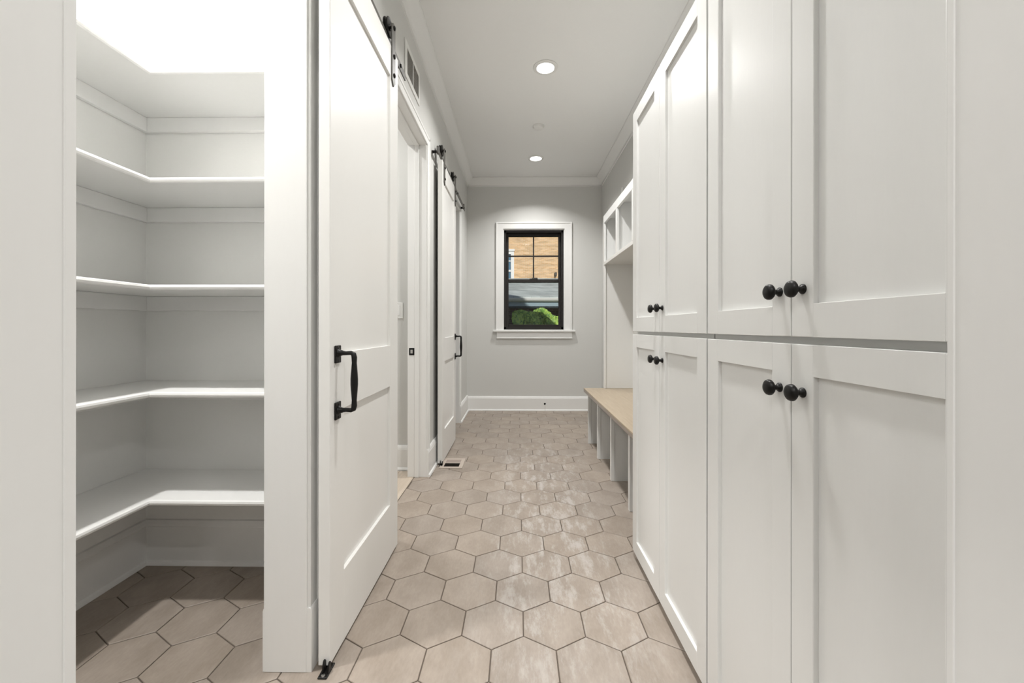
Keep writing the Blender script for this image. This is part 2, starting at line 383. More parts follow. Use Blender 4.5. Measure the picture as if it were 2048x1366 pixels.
# rounded stop edge of the doorway the view looks through
m = MB()
m.box(DXL - 0.06, DXL + 0.0012, YD1 - 0.0105, YD1 + 0.0008, 0.0, HEAD, 0.0008, 1); m.box(DXR - 0.0012, DXR + 0.06, YD1 - 0.006, YD1 + 0.0008, 0.0, HEAD, 0.0008, 1)
m.box(DXL - 0.06, DXR + 0.06, YD1 - 0.0105, YD1 + 0.0008, HEAD - 0.0012, HEAD + 0.06, 0.0008, 1)
struct(m.build('trim_4', M['trim']))

# crown moulding
cz = ZC - 0.0005
crown = [(0, ZC - 0.095), (0.010, ZC - 0.093), (0.012, ZC - 0.083), (0.022, ZC - 0.076), (0.034, ZC - 0.058), (0.050, ZC - 0.034), (0.062, ZC - 0.022), (0.066, ZC - 0.014), (0.075, ZC - 0.010), (0.076, cz), (0, cz)]
struct(MB().prof(crown, 'y', YD1, YB, XL, 1, 0, -1).build('trim_5', M['trim'], angle=50))
struct(MB().prof(crown, 'x', XL, XR, YB, -1, 1, -1).build('trim_6', M['trim'], angle=50))
struct(MB().prof(crown, 'y', YD1, YB, XR, -1, 0, -1).build('trim_7', M['trim'], angle=50))

# baseboards: tall board, stepped cap and shoe
def bbprof(h=0.170): return [(0, 0), (0.029, 0), (0.029, 0.006), (0.025, 0.014), (0.018, 0.018), (0.018, h - 0.026), (0.0165, h - 0.024), (0.0165, h - 0.021), (0.0145, h - 0.012), (0.009, h - 0.002), (0, h)]
def plain(h): return [(0, 0), (0.016, 0), (0.016, h - 0.010), (0.0135, h - 0.002), (0.012, h), (0, h)]
def base(name, runs, h=0.170, boards=()):
    m = MB()
    for r in runs: m.prof(bbprof(h), *r)
    for r in boards: m.prof(plain(h), *r)
    return struct(m.build(name, M['trim'], angle=28))
base('baseboard_left', [('y', 2.745, 3.66 - CAS, XL, 1), ('y', 4.30, YB, XL, 1, 0, -1)], 0.185, [('y', 1.187, 1.95 - CAS, XL, 1)])
base('baseboard_back', [('x', XL, XR, YB, -1, 1, -1)])
base('baseboard_right', [('y', 3.60, YB, XR, -1, 0, -1)])
base('baseboard_pantry', [('x', PX, XL2, PY, -1, 1, -1), ('y', YD1, PY, PX, 1, 0, -1)], 0.183, [('y', 1.187, PY - 0.03, XL2, -1)])
base('baseboard_room', [('x', -2.2, XL2, 2.895, -1)])

# ------------------------------------------------------------------ window
win = struct(MB().box(WX0, WX0 + 0.03, YB + 0.03, YB + 0.17, WZ0, WZ1).box(WX1 - 0.03, WX1, YB + 0.03, YB + 0.17, WZ0, WZ1).box(WX0, WX1, YB + 0.03, YB + 0.17, WZ1 - 0.03, WZ1).box(WX0, WX1, YB + 0.03, YB + 0.17, WZ0, WZ0 + 0.03).build('window_1', M['frame'], smooth=False))
def rect(x0, x1, y0, y1, z0, z1, w):
    return MB().box(x0, x0 + w[0], y0, y1, z0, z1, 0.002, 1).box(x1 - w[0], x1, y0, y1, z0, z1, 0.002, 1).box(x0 + w[0], x1 - w[0], y0, y1, z1 - w[1], z1, 0.002, 1).box(x0 + w[0], x1 - w[0], y0, y1, z0, z0 + w[2], 0.002, 1)
# casing, stool and apron
m = MB().box(-0.258, WX0 - 0.003, YB - 0.019, YB - 0.0005, 0.946, 2.246, 0.002, 1).box(WX1 + 0.003, 0.638, YB - 0.019, YB - 0.0005, 0.946, 2.246, 0.002, 1).box(-0.2575, 0.6375, YB - 0.0188, YB - 0.0007, WZ1 + 0.003, 2.2455, 0.002, 1)
m.box(-0.263, -0.244, YB - 0.025, YB - 0.0006, 0.946, 2.25, 0.002, 1).box(0.624, 0.643, YB - 0.025, YB - 0.0006, 0.946, 2.25, 0.002, 1).box(-0.263, 0.643, YB - 0.0248, YB - 0.0006, 2.231, 2.25, 0.002, 1)
m.build('casing', M['trim'], win)
# white reveal around the black frame
MB().box(WX0 - 0.004, WX0 + 0.004, YB - 0.002, YB + 0.03, WZ0, WZ1).box(WX1 - 0.004, WX1 + 0.004, YB - 0.002, YB + 0.03, WZ0, WZ1).box(WX0, WX1, YB - 0.002, YB + 0.03, WZ1 - 0.004, WZ1 + 0.004).build('reveal', M['trim'], win, smooth=False)
MB().box(-0.295, 0.681, YB - 0.045, YB + 0.032, 0.940, 0.964, 0.006, 3).build('stool', M['trim'], win)
MB().box(-0.252, 0.645, YB - 0.020, YB - 0.0005, 0.868, 0.940, 0.002, 1).box(-0.254, 0.647, YB - 0.026, YB - 0.0005, 0.861, 0.877, 0.003, 2).build('apron', M['trim'], win)
ZM = 1.560
su = rect(WX0 + 0.03, WX1 - 0.03, YB + 0.115, YB + 0.150, ZM - 0.018, WZ1 - 0.028, (0.028, 0.034, 0.036)).build('upper_sash', M['frame'], win)
sl = rect(WX0 + 0.028, WX1 - 0.028, YB + 0.072, YB + 0.108, WZ0 + 0.026, ZM + 0.018, (0.031, 0.036, 0.034)).build('lower_sash', M['frame'], win)
gx0, gx1 = WX0 + 0.055, WX1 - 0.055; gz0, gz1 = ZM + 0.016, WZ1 - 0.060
mx_, mz_ = (gx0 + gx1) / 2 + 0.001, 1.867
MB().box(mx_ - 0.008, mx_ + 0.008, YB + 0.122, YB + 0.143, gz0 - 0.01, gz1 + 0.01, 0.002, 1).build('muntin', M['frame'], su)
MB().box(gx0 - 0.01, mx_ - 0.0085, YB + 0.122, YB + 0.143, mz_ - 0.008, mz_ + 0.008, 0.002, 1).box(mx_ + 0.0085, gx1 + 0.01, YB + 0.122, YB + 0.143, mz_ - 0.008, mz_ + 0.008, 0.002, 1).build('muntin', M['frame'], su)
for xa, xb in ((gx0, mx_ - 0.004), (mx_ + 0.004, gx1)):
    for za, zb in ((gz0, mz_ - 0.004), (mz_ + 0.004, gz1)):
        MB().box(xa - 0.004, xb + 0.004, YB + 0.130, YB + 0.134, za - 0.004, zb + 0.004).build('pane', M['glass'], su, smooth=False)
MB().box(gx0 - 0.004, gx1 + 0.004, YB + 0.088, YB + 0.092, WZ0 + 0.055, ZM - 0.015).build('pane', M['glass'], sl, smooth=False)
MB().box(mx_ - 0.05, mx_ + 0.05, YB + 0.062, YB + 0.074, ZM + 0.018, ZM + 0.026, 0.002, 1).tube([(mx_ - 0.02, YB + 0.068, ZM + 0.03), (mx_ + 0.045, YB + 0.06, ZM + 0.031)], 0.005).build('sash_lock', M['track'], sl)

# ------------------------------------------------------------------ ceiling lights, smoke detector
def lamp(x, y, watts, label, grp, spread=148):
    t = thing('ceiling_light', label, 'light', (x, y, ZC), grp)
    T = Matrix.Translation((x, y, ZC))
    MB().lathe([(0.060, -0.0005), (0.083, -0.0005), (0.084, -0.003), (0.078, -0.006), (0.064, -0.008), (0.060, -0.007)], T, 40).build('trim_ring', M['plastic'], t, angle=60)
    MB().lathe([(0, -0.004), (0.062, -0.004), (0.0625, -0.0015), (0, -0.0012)], T, 40).build('lens', M['lens'], t)
    L = bpy.data.lights.new('downlight', 'AREA'); L.shape = 'DISK'; L.size = 0.115; L.energy = watts; L.color = LAMP_COL; L.spread = R_(spread)
    o = bpy.data.objects.new('downlight', L); C.objects.link(o); o.parent = t; o.location = (0, 0, -0.012)
    return t
lamp(0.187, 4.355, P_CORR * 0.80, 'small round recessed ceiling light nearest the window wall', 'recessed lights along the corridor ceiling', 128)
lamp(0.187, 2.835, P_CORR * 1.15, 'bright round recessed ceiling light nearer the tall cabinets, larger in view', 'recessed lights along the corridor ceiling')
lamp(0.187, 1.315, P_CORR * 0.95, 'round recessed ceiling light above the near tall cabinets, above the frame', 'recessed lights along the corridor ceiling')
lamp(-1.15, 0.92, P_PANTRY, 'round recessed ceiling light inside the pantry closet', None, 140)
lamp(-1.40, 2.35, P_ROOM, 'round recessed ceiling light of the small room with the light switch', None)
for x, y, w in ((-1.2, -0.9, 'left, near the doorway'), (0.1, -0.9, 'middle, near the doorway'), (1.4, -0.9, 'right, near the doorway'), (-1.2, -2.4, 'left, far from the doorway'), (0.1, -2.4, 'middle, far from the doorway'), (1.4, -2.4, 'right, far from the doorway')):  # lamps added out of view to brighten jambs and cabinets
    lamp(x, y, P_FILL, 'added fill lamp in the unseen hall behind the view, ' + w, 'added fill lamps behind the view')
t = thing('smoke_detector', 'small round white detector cap on ceiling between the two lights', 'detector', (0.18, 3.665, ZC))
MB().lathe([(0, -0.003), (0.055, -0.003), (0.055, -0.0004), (0, -0.0004)], Matrix.Translation((0.18, 3.665, ZC)), 36).build('mounting_plate', M['plastic'], t)
MB().lathe([(0, -0.022), (0.036, -0.022), (0.043, -0.019), (0.045, -0.012), (0.045, -0.003), (0, -0.003)], Matrix.Translation((0.18, 3.665, ZC)), 36).build('cover', M['plastic'], t, angle=50)

# ------------------------------------------------------------------ tall cabinets
XF = 0.500
def shaker(x0, x1, ya, yb, z0, z1, st, rails, mat, parent, name='door', rec=0.009):
    """frame with recessed flat panels; face at x0 (towards -x) when x0<x1, rails: list of (z0,z1) between bottom and top"""
    zs = [(z0, z0)] + rails
    s = 1 if x1 > x0 else -1
    lo, hi = min(x0, x1), max(x0, x1)
    m = MB().box(lo, hi, ya, ya + st[0], z0, z1, 0.0016, 2).box(lo, hi, yb - st[1], yb, z0, z1, 0.0016, 2)
    for a, b in rails: m.box(lo + 0.00005, hi - 0.00005, ya + st[0] - 0.001, yb - st[1] + 0.001, a, b, 0.0006, 1)
    d = m.build(name, mat, parent)
    for (a, b), (c, e) in zip(rails, rails[1:]):
        xp = (lo + rec, hi - 0.004) if s > 0 else (lo + 0.004, hi - rec)
        if s == 0: xp = (lo, hi)
        MB().box(xp[0], xp[1], ya + st[0] - 0.004, yb - st[1] + 0.004, b - 0.004, c + 0.004).build('panel', mat, d, smooth=False)
    return d
def knob(y, z, parent):
    prof = [(0, 0), (0.0088, 0), (0.0090, 0.002), (0.0075, 0.004), (0.0048, 0.006), (0.0046, 0.011), (0.0065, 0.0135), (0.0120, 0.0155), (0.0148, 0.0185), (0.0150, 0.0215), (0.0138, 0.0250), (0.0105, 0.0275), (0.005, 0.0288), (0, 0.0290)]
    return MB().lathe(prof, AX((XF, y, z), (-1, 0, 0)), 28).build('knob', M['black'], parent, angle=60)
def tall_cabinet(label, y0, y1, seam, kn):
    t = thing('tall_cabinet', label, 'cabinet', ((XF + XR) / 2, (y0 + y1) / 2, 0), 'tall cabinets along the right wall')
    b = MB().box(XF + 0.0205, XR - 0.002, y0, y1, 0.030, 1.918, 0.001, 1)
    b.build('body', M['cabinet'], t)
    MB().box(XF + 0.07, XR - 0.002, y0 + 0.002, y1 - 0.002, 0.0, 0.030).build('toe_kick', M['cabinet'], t, smooth=False)
    g = 0.0013
    for a, c, side in ((seam + g, y1 - 0.0008, 0), (y0 + 0.0008, seam - g, 1)):
        for z0, z1, zk, rl in ((0.030, 0.9655, 0.881, ((0.030, 0.0895), (0.911, 0.9655))), (0.9785, 1.920, 1.0625, ((0.9785, 1.036), (1.866, 1.920)))):
            d = shaker(XF, XF + 0.020, a, c, z0, z1, (0.056, 0.056), list(rl), M['cabinet'], t)
            knob(seam + (kn if side == 0 else -kn), zk, d)
    return t
tall_cabinet('white shaker tall cabinet at the far end, next to the wooden bench', 1.1085, 1.812, 1.474, 0.034)
tall_cabinet('near white shaker tall cabinet with large black knobs, at right edge', 0.436, 1.1005, 0.766, 0.032)

# ------------------------------------------------------------------ mudroom bench and cubbies
BX, BZ = 0.567, 0.474
LEGS = [3.556, 3.140, 2.690, 2.246, 1.820]
t = thing('mudroom_bench', 'white built-in bench with a pale oak seat and open shoe bays', 'bench', (0.79, 2.70, 0))
MB().box(BX, XR - 0.002, 1.8135, 3.580, BZ - 0.012, BZ, 0.0025, 2).build('seat', M['bench'], t)
MB().box(BX + 0.0005, BX + 0.02, 1.8135, 3.5795, BZ - 0.032, BZ - 0.012, 0.0015, 1).build('seat_edge', M['bench_edge_shaded'], t)['label'] = 'greyish oak front edge of the seat, with shade in its colour'
MB().box(0.5935, 0.606, 1.8135, 3.5785, BZ - 0.046, BZ - 0.0125, 0.002, 1).build('front_rail', M['cabinet'], t)
for i, yl in enumerate(LEGS):
    MB().box(0.603, 0.628, yl, yl + 0.030 if i else yl + 0.0235, 0, BZ - 0.0125, 0.0015, 1).build('stile', M['cabinet'], t)
    MB().box(0.6285, XR - 0.003, yl + 0.003, yl + 0.0225, 0, BZ - 0.0125).build('leg_panel', M['cabinet'], t, smooth=False)
CX = 0.735
t = thing('cubby_unit', 'white wall cubby unit with two open boxes above the bench', 'cubby', (0.87, 2.70, BZ))
MB().box(CX + 0.018, XR - 0.006, 3.562, 3.580, BZ + 0.0005, 1.948, 0.001, 1).build('side_panel', M['cabinet'], t)
MB().box(CX + 0.018, XR - 0.006, 1.8145, 1.8325, BZ + 0.0005, 1.948, 0.001, 1).build('side_panel', M['cabinet'], t)
MB().box(XR - 0.006, XR - 0.001, 1.8145, 3.580, BZ + 0.0005, 1.948).build('back_panel', M['cabinet'], t, smooth=False)
MB().box(CX + 0.018, XR - 0.006, 1.833, 3.5615, 1.930, 1.948, 0.001, 1).build('top_board', M['cabinet'], t)
MB().box(CX + 0.018, XR - 0.006, 1.833, 3.5615, 1.533, 1.551, 0.001, 1).build('bottom_board', M['cabinet'], t)
for yl in (3.112, 2.672, 2.24):
    MB().box(CX + 0.018, XR - 0.006, yl - 0.009, yl + 0.009, 1.5515, 1.9295, 0.001, 1).build('divider', M['cabinet'], t)
    MB().box(CX, CX + 0.0178, yl - 0.021, yl + 0.021, 1.554, 1.884, 0.0015, 1).build('stile', M['cabinet'], t)
MB().box(CX, CX + 0.0178, 1.8145, 3.580, 1.8845, 1.950, 0.0015, 1).build('top_rail', M['cabinet'], t)
MB().box(CX - 0.0006, CX + 0.0178, 1.8145, 3.580, 1.527, 1.5535, 0.0015, 1).build('bottom_rail', M['cabinet'], t)
MB().box(CX, CX + 0.0178, 3.548, 3.580, BZ + 0.0005, 1.5265, 0.0015, 1).build('end_stile', M['cabinet'], t)
MB().box(CX, CX + 0.0178, 3.548, 3.580, 1.554, 1.884, 0.0015, 1).build('end_stile', M['cabinet'], t)
o = MB().box(XR - 0.012, XR - 0.0005, 3.955, 3.985, 2.275, 2.330, 0.003, 2).build('wall_sensor', M['plastic'], loc=(XR, 3.97, 2.30))
tag(o, 'tiny grey sensor on the right wall above the cubbies', 'sensor')

# ------------------------------------------------------------------ pantry shelves
SY, SX, STH = 1.418, -1.275, 0.019
names = ['lowest white corner pantry shelf, just above the tall baseboard', 'second white corner pantry shelf from the floor', 'middle white corner pantry shelf near eye level', 'fourth white corner pantry shelf, below the brightly lit top one', 'topmost white corner pantry shelf with brightly lit wall above']
for lab, z in zip(names, (0.376, 0.750, 1.123, 1.495, 1.872)):
    t = thing('pantry_shelf', lab, 'shelf', (-1.2, 1.55, z), 'corner shelves in the pantry')
    r = STH / 2; e = [(0.004, z), (-0.001, z + 0.003), (-0.003, z + r), (-0.001, z + STH - 0.003), (0.004, z + STH)]
    # back run: front nose towards -y
    p = [(SY + a, b) for a, b in e] + [(PY - 0.001, z + STH), (PY - 0.001, z)]
    m = MB(); b = bmesh.new()
    L0 = [b.verts.new((SX - (a - SY) if a < SY + 0.005 else PX + 0.001, a, c)) for a, c in p]; R0 = [b.verts.new((XL2 - 0.001, a, c)) for a, c in p]
    n = len(p)
    for i in range(n): b.faces.new((L0[i], L0[(i + 1) % n], R0[(i + 1) % n], R0[i]))
    b.faces.new(L0); b.faces.new(R0[::-1]); bmesh.ops.recalc_face_normals(b, faces=b.faces[:]); m.merge(b); m.build('back_board', M['shelf'], t)
    # left run, mitred into the corner: nose towards +x
    p = [(SX - a, c) for a, c in e] + [(PX + 0.001, z + STH), (PX + 0.001, z)]
    m = MB(); b = bmesh.new()
    L0 = [b.verts.new((a, YD1 + 0.06, c)) for a, c in p]; R0 = [b.verts.new((a, SY + (SX - a) if a > SX - 0.005 else PY - 0.001, c)) for a, c in p]
    for i in range(n): b.faces.new((L0[i], L0[(i + 1) % n], R0[(i + 1) % n], R0[i]))
    b.faces.new(L0); b.faces.new(R0[::-1]); bmesh.ops.recalc_face_normals(b, faces=b.faces[:]); m.merge(b); m.build('side_board', M['shelf'], t)
    if z > 0.5:
        MB().box(PX + 0.0205, XL2 - 0.002, PY - 0.020, PY - 0.0015, z - 0.060, z - 0.0003, 0.0015, 1).build('cleat', M['shelf'], t)
        MB().box(PX + 0.0015, PX + 0.020, YD1 + 0.07, PY - 0.0015, z - 0.060, z - 0.0003, 0.0015, 1).build('cleat', M['shelf'], t)
    else:
        MB().box(PX + 0.0205, XL2 - 0.002, PY - 0.016, PY - 0.0015, z - 0.060, z - 0.0003, 0.0015, 1).build('cleat', M['shelf'], t)
        MB().box(PX + 0.0015, PX + 0.016, YD1 + 0.07, PY - 0.0015, z - 0.060, z - 0.0003, 0.0015, 1).build('cleat', M['shelf'], t)

# ------------------------------------------------------------------ barn doors with hardware
DB, DF = -0.579, -0.545          # back and front planes of the doors
TX0, TX1 = -0.5685, -0.5625      # track bar
TZ0, TZ1 = 2.226, 2.262
def pull(y, parent):
    h = MB()
    z0, z1 = 0.745, 0.9175
    g = [(DF + 0.012, y, z1), (DF + 0.028, y, z1 - 0.001), (DF + 0.043, y, z1), (DF + 0.051, y, z1 - 0.004), (DF + 0.053, y, z1 - 0.014)]
    rr = [0.0078, 0.0062, 0.0066, 0.0080, 0.0082]
    k = 9
    for i in range(1, k):
        u = i / k; g.append((DF + 0.053, y, z1 - 0.014 - u * (z1 - z0 - 0.028))); rr.append(0.0068 + 0.0042 * math.sin(PI * u) ** 2)
    g += [(DF + 0.053, y, z0 + 0.014), (DF + 0.051, y, z0 + 0.004), (DF + 0.043, y, z0), (DF + 0.028, y, z0 + 0.001), (DF + 0.012, y, z0)]
    rr += [0.0082, 0.0080, 0.0066, 0.0062, 0.0078]
    h.tube(g, rr, 14)
    for z in (z0, z1): h.lathe([(0.014, 0), (0.0125, 0.004), (0.009, 0.008), (0.0078, 0.013)], AX((DF + 0.005, y, z), (1, 0, 0)), 20)
    hd = h.build('handle', M['black'], parent, angle=60)
    for z in (z0 - 0.001, z1 - 0.004):
        p = MB().box(DF + 0.0003, DF + 0.006, y - 0.019, y + 0.019, z - 0.0265, z + 0.0265, 0.0025, 2)
        for dz in (-0.0195, 0.0195): p.lathe([(0, 0.0018), (0.0035, 0.0012), (0.0042, 0)], AX((DF + 0.006, y, z + dz), (1, 0, 0)), 12)
        p.build('handle_plate', M['black'], hd)
def hanger(y, parent):
    wr, wz = 0.040, TZ1 + 0.034
    xc = (TX0 + TX1) / 2
    s = MB().box(DF + 0.0004, DF + 0.0065, y - 0.0215, y + 0.0215, 2.060, wz - 0.005, 0.0012, 1)
    s.poly([(DF + 0.0004, y - 0.0215, 2.061), (DF + 0.0004, y + 0.0215, 2.061), (DF + 0.0004, y, 2.038)], (0.006, 0, 0))
    pts = [(DF + 0.0004, y + 0.0215 * math.cos(R_(a)), wz - 0.006 + 0.0215 * math.sin(R_(a)) * 1.0) for a in range(0, 181, 15)]
    s.poly(pts, (0.006, 0, 0))
    st = s.build('hanger_strap', M['track'], parent)
    w = MB().lathe([(0, -0.011), (0.012, -0.011), (0.014, -0.008), (wr - 0.008, -0.007), (wr, -0.010), (wr + 0.001, -0.005), (wr - 0.006, -0.003), (wr - 0.006, 0.003), (wr + 0.001, 0.005), (wr, 0.010), (wr - 0.008, 0.007), (0.014, 0.008), (0.012, 0.011), (0, 0.011)], AX((xc, y, wz), (1, 0, 0)), 32)
    w.build('wheel', M['black'], st, angle=45)
    for z in (wz - 0.004, 2.168, 2.086):
        MB().lathe([(0.0095, 0), (0.0095, 0.004), (0.0065, 0.0065), (0, 0.008)], AX((DF + 0.0065, y, z), (1, 0, 0)), 6 if z < 2.2 else 16).build('bolt', M['black'], st, angle=40)
    MB().lathe([(0.005, 0), (0.005, abs(DF - xc) - 0.010), (0, abs(DF - xc) - 0.010)], AX((xc + 0.011, y, wz), (1, 0, 0)), 12).build('axle', M['black'], st)
def barn_door(label, ya, yb, hy, straps):
    t = thing('barn_door', label, 'door', ((DB + DF) / 2, (ya + yb) / 2, 0.012), 'sliding barn doors')
    st = (0.100, 0.110) if hy < (ya + yb) / 2 else (0.105, 0.100)
    zz0, zz1 = 0.012, 2.205
    m = MB().box(DB, DF, ya, ya + st[0], zz0, zz1, 0.002, 2).box(DB, DF, yb - st[1], yb, zz0, zz1, 0.002, 2)
    R3 = [(zz0, 0.234), (0.742, 0.917), (2.072, zz1)]
    for a, b in R3: m.box(DB + 0.0001, DF - 0.0001, ya + st[0] - 0.001, yb - st[1] + 0.001, a, b, 0.0007, 1)
    m.build('frame', M['door'], t)
    for (a, b), (c, e) in zip(R3, R3[1:]):
        p = MB().box(DB + 0.011, DF - 0.011, ya + st[0] - 0.004, yb - st[1] + 0.004, b - 0.004, c + 0.004).build('panel', M['door'], t, smooth=False)
    pull(hy, t)
    for s in straps: hanger(s, t)
    return t
barn_door('tall white two-panel sliding barn door beside the pantry, nearest', 1.196, 1.874, 1.241, (1.275, 1.793))
barn_door('far narrow-looking white sliding barn door near the window wall', 2.985, 3.630, 3.587, (3.050, 3.577))
def track(label, ya, yb, so, stops):
    t = thing('door_track', label, 'rail', ((TX0 + TX1) / 2, (ya + yb) / 2, TZ0), 'black barn door tracks')
    r = MB().box(TX0, TX1, ya, yb, TZ0, TZ1, 0.001, 1).build('rail', M['track'], t)
    zc = (TZ0 + TZ1) / 2
    for y in so:
        MB().lathe([(0.011, 0), (0.0125, 0.002), (0.0105, 0.004), (0.0105, abs(TX0 - XL) - 0.001), (0, abs(TX0 - XL) - 0.001)], AX((XL + 0.0003, y, zc), (1, 0, 0)), 16).build('standoff', M['black'], t)
        MB().lathe([(0.0090, 0), (0.0090, 0.004), (0.006, 0.0065), (0, 0.007)], AX((TX1, y, zc), (1, 0, 0)), 6).build('bolt', M['black'], t)
    for y in stops:
        MB().box(TX0 - 0.005, TX1 + 0.006, y - 0.013, y + 0.013, TZ0 - 0.006, TZ1 + 0.012, 0.002, 1).build('end_stop', M['track'], t)
    return t
track('long black steel track above the nearest barn door', 0.62, 2.068, (0.70, 1.20, 1.975), (0.65,))
track('black steel track above the far barn door by the window wall', 2.895, 4.395, (2.945, 3.36, 3.86, 4.33), (2.925, 4.300))
def guide(y, label):
    # y: near end of the door; the fins stand just in front of it
    t = thing('door_guide', label, 'door guide', ((DB + DF) / 2, y, 0), 'floor guides under the barn doors')
    MB().box(-0.5655, -0.5385, y - 0.034, y + 0.022, 0.0006, 0.0050, 0.002, 2).build('base_plate', M['black'], t)
    for x0, zt in ((-0.5585, 0.036), (-0.5435, 0.031)):
        MB().poly([(x0, y - 0.020, 0.0045), (x0, y - 0.002, 0.0045), (x0, y - 0.002, zt - 0.006), (x0, y - 0.006, zt), (x0, y - 0.012, zt), (x0, y - 0.017, zt - 0.008)], (0.004, 0, 0)).build('fin', M['black'], t, smooth=False)
    MB().lathe([(0.0055, 0), (0.005, 0.0018), (0, 0.0024)], Matrix.Translation((-0.552, y - 0.026, 0.0050)), 16).build('screw', M['steel'], t)
    return t
guide(1.196, 'small black floor guide with two fins under the nearest barn door')
guide(2.985, 'tiny black floor guide under the far barn door beside the floor register')

# strike plate and switch in the small room
t = thing('strike_plate', 'small square black strike plate on the white door jamb', 'strike plate', (-0.703, 2.745, 0.833))
MB().box(-0.722, -0.686, 2.7405, 2.7428, 0.809, 0.857, 0.001, 1).build('plate', M['black'], t)
MB().box(-0.712, -0.697, 2.7385, 2.7405, 0.821, 0.845, 0.0008, 1).build('latch_hole', M['steel'], t)['label'] = 'bright steel keeper'
t = thing('light_switch', 'white rocker light switch on the small room wall', 'switch', (-0.842, 2.895, 1.111))
MB().box(-0.879, -0.804, 2.889, 2.8945, 1.056, 1.168, 0.002, 2).build('plate', M['plastic'], t)
MB().box(-0.8585, -0.8245, 2.8865, 2.8892, 1.078, 1.146, 0.0012, 1).build('rocker', M['trim'], t)
for z in (1.064, 1.160): MB().lathe([(0, 0.001), (0.0028, 0.0007), (0.003, 0)], AX((-0.8415, 2.889, z), (0, -1, 0)), 10).build('screw', M['steel'], t)

# wall return grille
t = thing('wall_grille', 'white return air grille high on the left wall above doorway', 'vent', (XL, 2.38, 2.45))
y0, y1, z0, z1 = 2.216, 2.541, 2.352, 2.552
rect_ = MB().box(XL + 0.0004, XL + 0.006, y0, y0 + 0.040, z0, z1, 0.0015, 1).box(XL + 0.0004, XL + 0.006, y1 - 0.022, y1, z0, z1, 0.0015, 1).box(XL + 0.0004, XL + 0.006, y0 + 0.0395, y1 - 0.0215, z0, z0 + 0.03, 0.0015, 1).box(XL + 0.0004, XL + 0.006, y0 + 0.0395, y1 - 0.0215, z1 - 0.03, z1, 0.0015, 1)
rect_.box(XL + 0.0004, XL + 0.0055, 2.382, 2.392, z0 + 0.029, z1 - 0.029)
rect_.build('frame', M['plastic'], t)
MB().box(XL + 0.0003, XL + 0.001, y0 + 0.02, y1 - 0.01, z0 + 0.01, z1 - 0.01).build('backing', M['grille'], t, smooth=False)
n = 15
for k in range(n):
    z = z0 + 0.032 + (z1 - z0 - 0.066) * k / (n - 1)
    MB().poly([(XL + 0.0012, y0 + 0.038, z + 0.005), (XL + 0.0012, y1 - 0.020, z + 0.005), (XL + 0.005, y1 - 0.020, z), (XL + 0.005, y0 + 0.038, z)], (0, 0, 0.0012)).build('louvre', M['grille'], t, smooth=False)

# floor register
t = thing('floor_register', 'beige metal floor register set in the tiles by the far barn door', 'vent', (-0.472, 3.02, 0))
x0, x1, y0, y1 = -0.556, -0.392, 2.912, 3.128
MB().box(x0, x1, y0, y0 + 0.030, 0.0004, 0.005, 0.0015, 1).box(x0, x1, y1 - 0.030, y1, 0.0004, 0.005, 0.0015, 1).box(x0, x0 + 0.028, y0 + 0.0295, y1 - 0.0295, 0.0004, 0.005, 0.0015, 1).box(x1 - 0.028, x1, y0 + 0.0295, y1 - 0.0295, 0.0004, 0.005, 0.0015, 1).box(x0 + 0.0275, x1 - 0.0275, 3.018, 3.024, 0.0004, 0.0045).build('frame', M['register'], t)
MB().box(x0 + 0.02, x1 - 0.02, y0 + 0.02, y1 - 0.02, 0.0003, 0.0007).build('duct', M['dark'], t, smooth=False)
n = 7
for k in range(n):
    y = y0 + 0.034 + k * 0.0112
    MB().poly([(x0 + 0.027, y, 0.0040), (x1 - 0.027, y, 0.0040), (x1 - 0.027, y + 0.0012, 0.0010), (x0 + 0.027, y + 0.0012, 0.0010)], (0, 0.0007, 0)).build('louvre', M['dark'], t, smooth=False)
for k in range(n):
    y = 3.027 + k * 0.0105
    MB().poly([(x0 + 0.027, y, 0.0012), (x1 - 0.027, y, 0.0012), (x1 - 0.027, y + 0.0065, 0.0032), (x0 + 0.027, y + 0.0065, 0.0032)], (0, 0.0006, 0.0004)).build('louvre', M['register_slat'], t, smooth=False)

# cable hole in the back baseboard
t = thing('cable_stub', 'small black cable hole with a pale wire in the far baseboard', 'cable', (0.322, YB - 0.02, 0.083))
MB().lathe([(0, 0.001), (0.009, 0.001), (0.012, 0.002), (0.013, 0)], AX((0.322, YB - 0.0182, 0.083), (0, -1, 0)), 20).build('grommet', M['black'], t)
MB().tube([(0.324, YB - 0.018, 0.081), (0.325, YB - 0.030, 0.078), (0.325, YB - 0.035, 0.06), (0.324, YB - 0.036, 0.03), (0.324, YB - 0.038, 0.004)], 0.0018, 8).build('wire', M['grille'], t)

# ------------------------------------------------------------------ outside the window
struct(MB().box(-30, 30, 5.17, 45, -1.0, -0.9).build('ground', M['grass'], smooth=False))
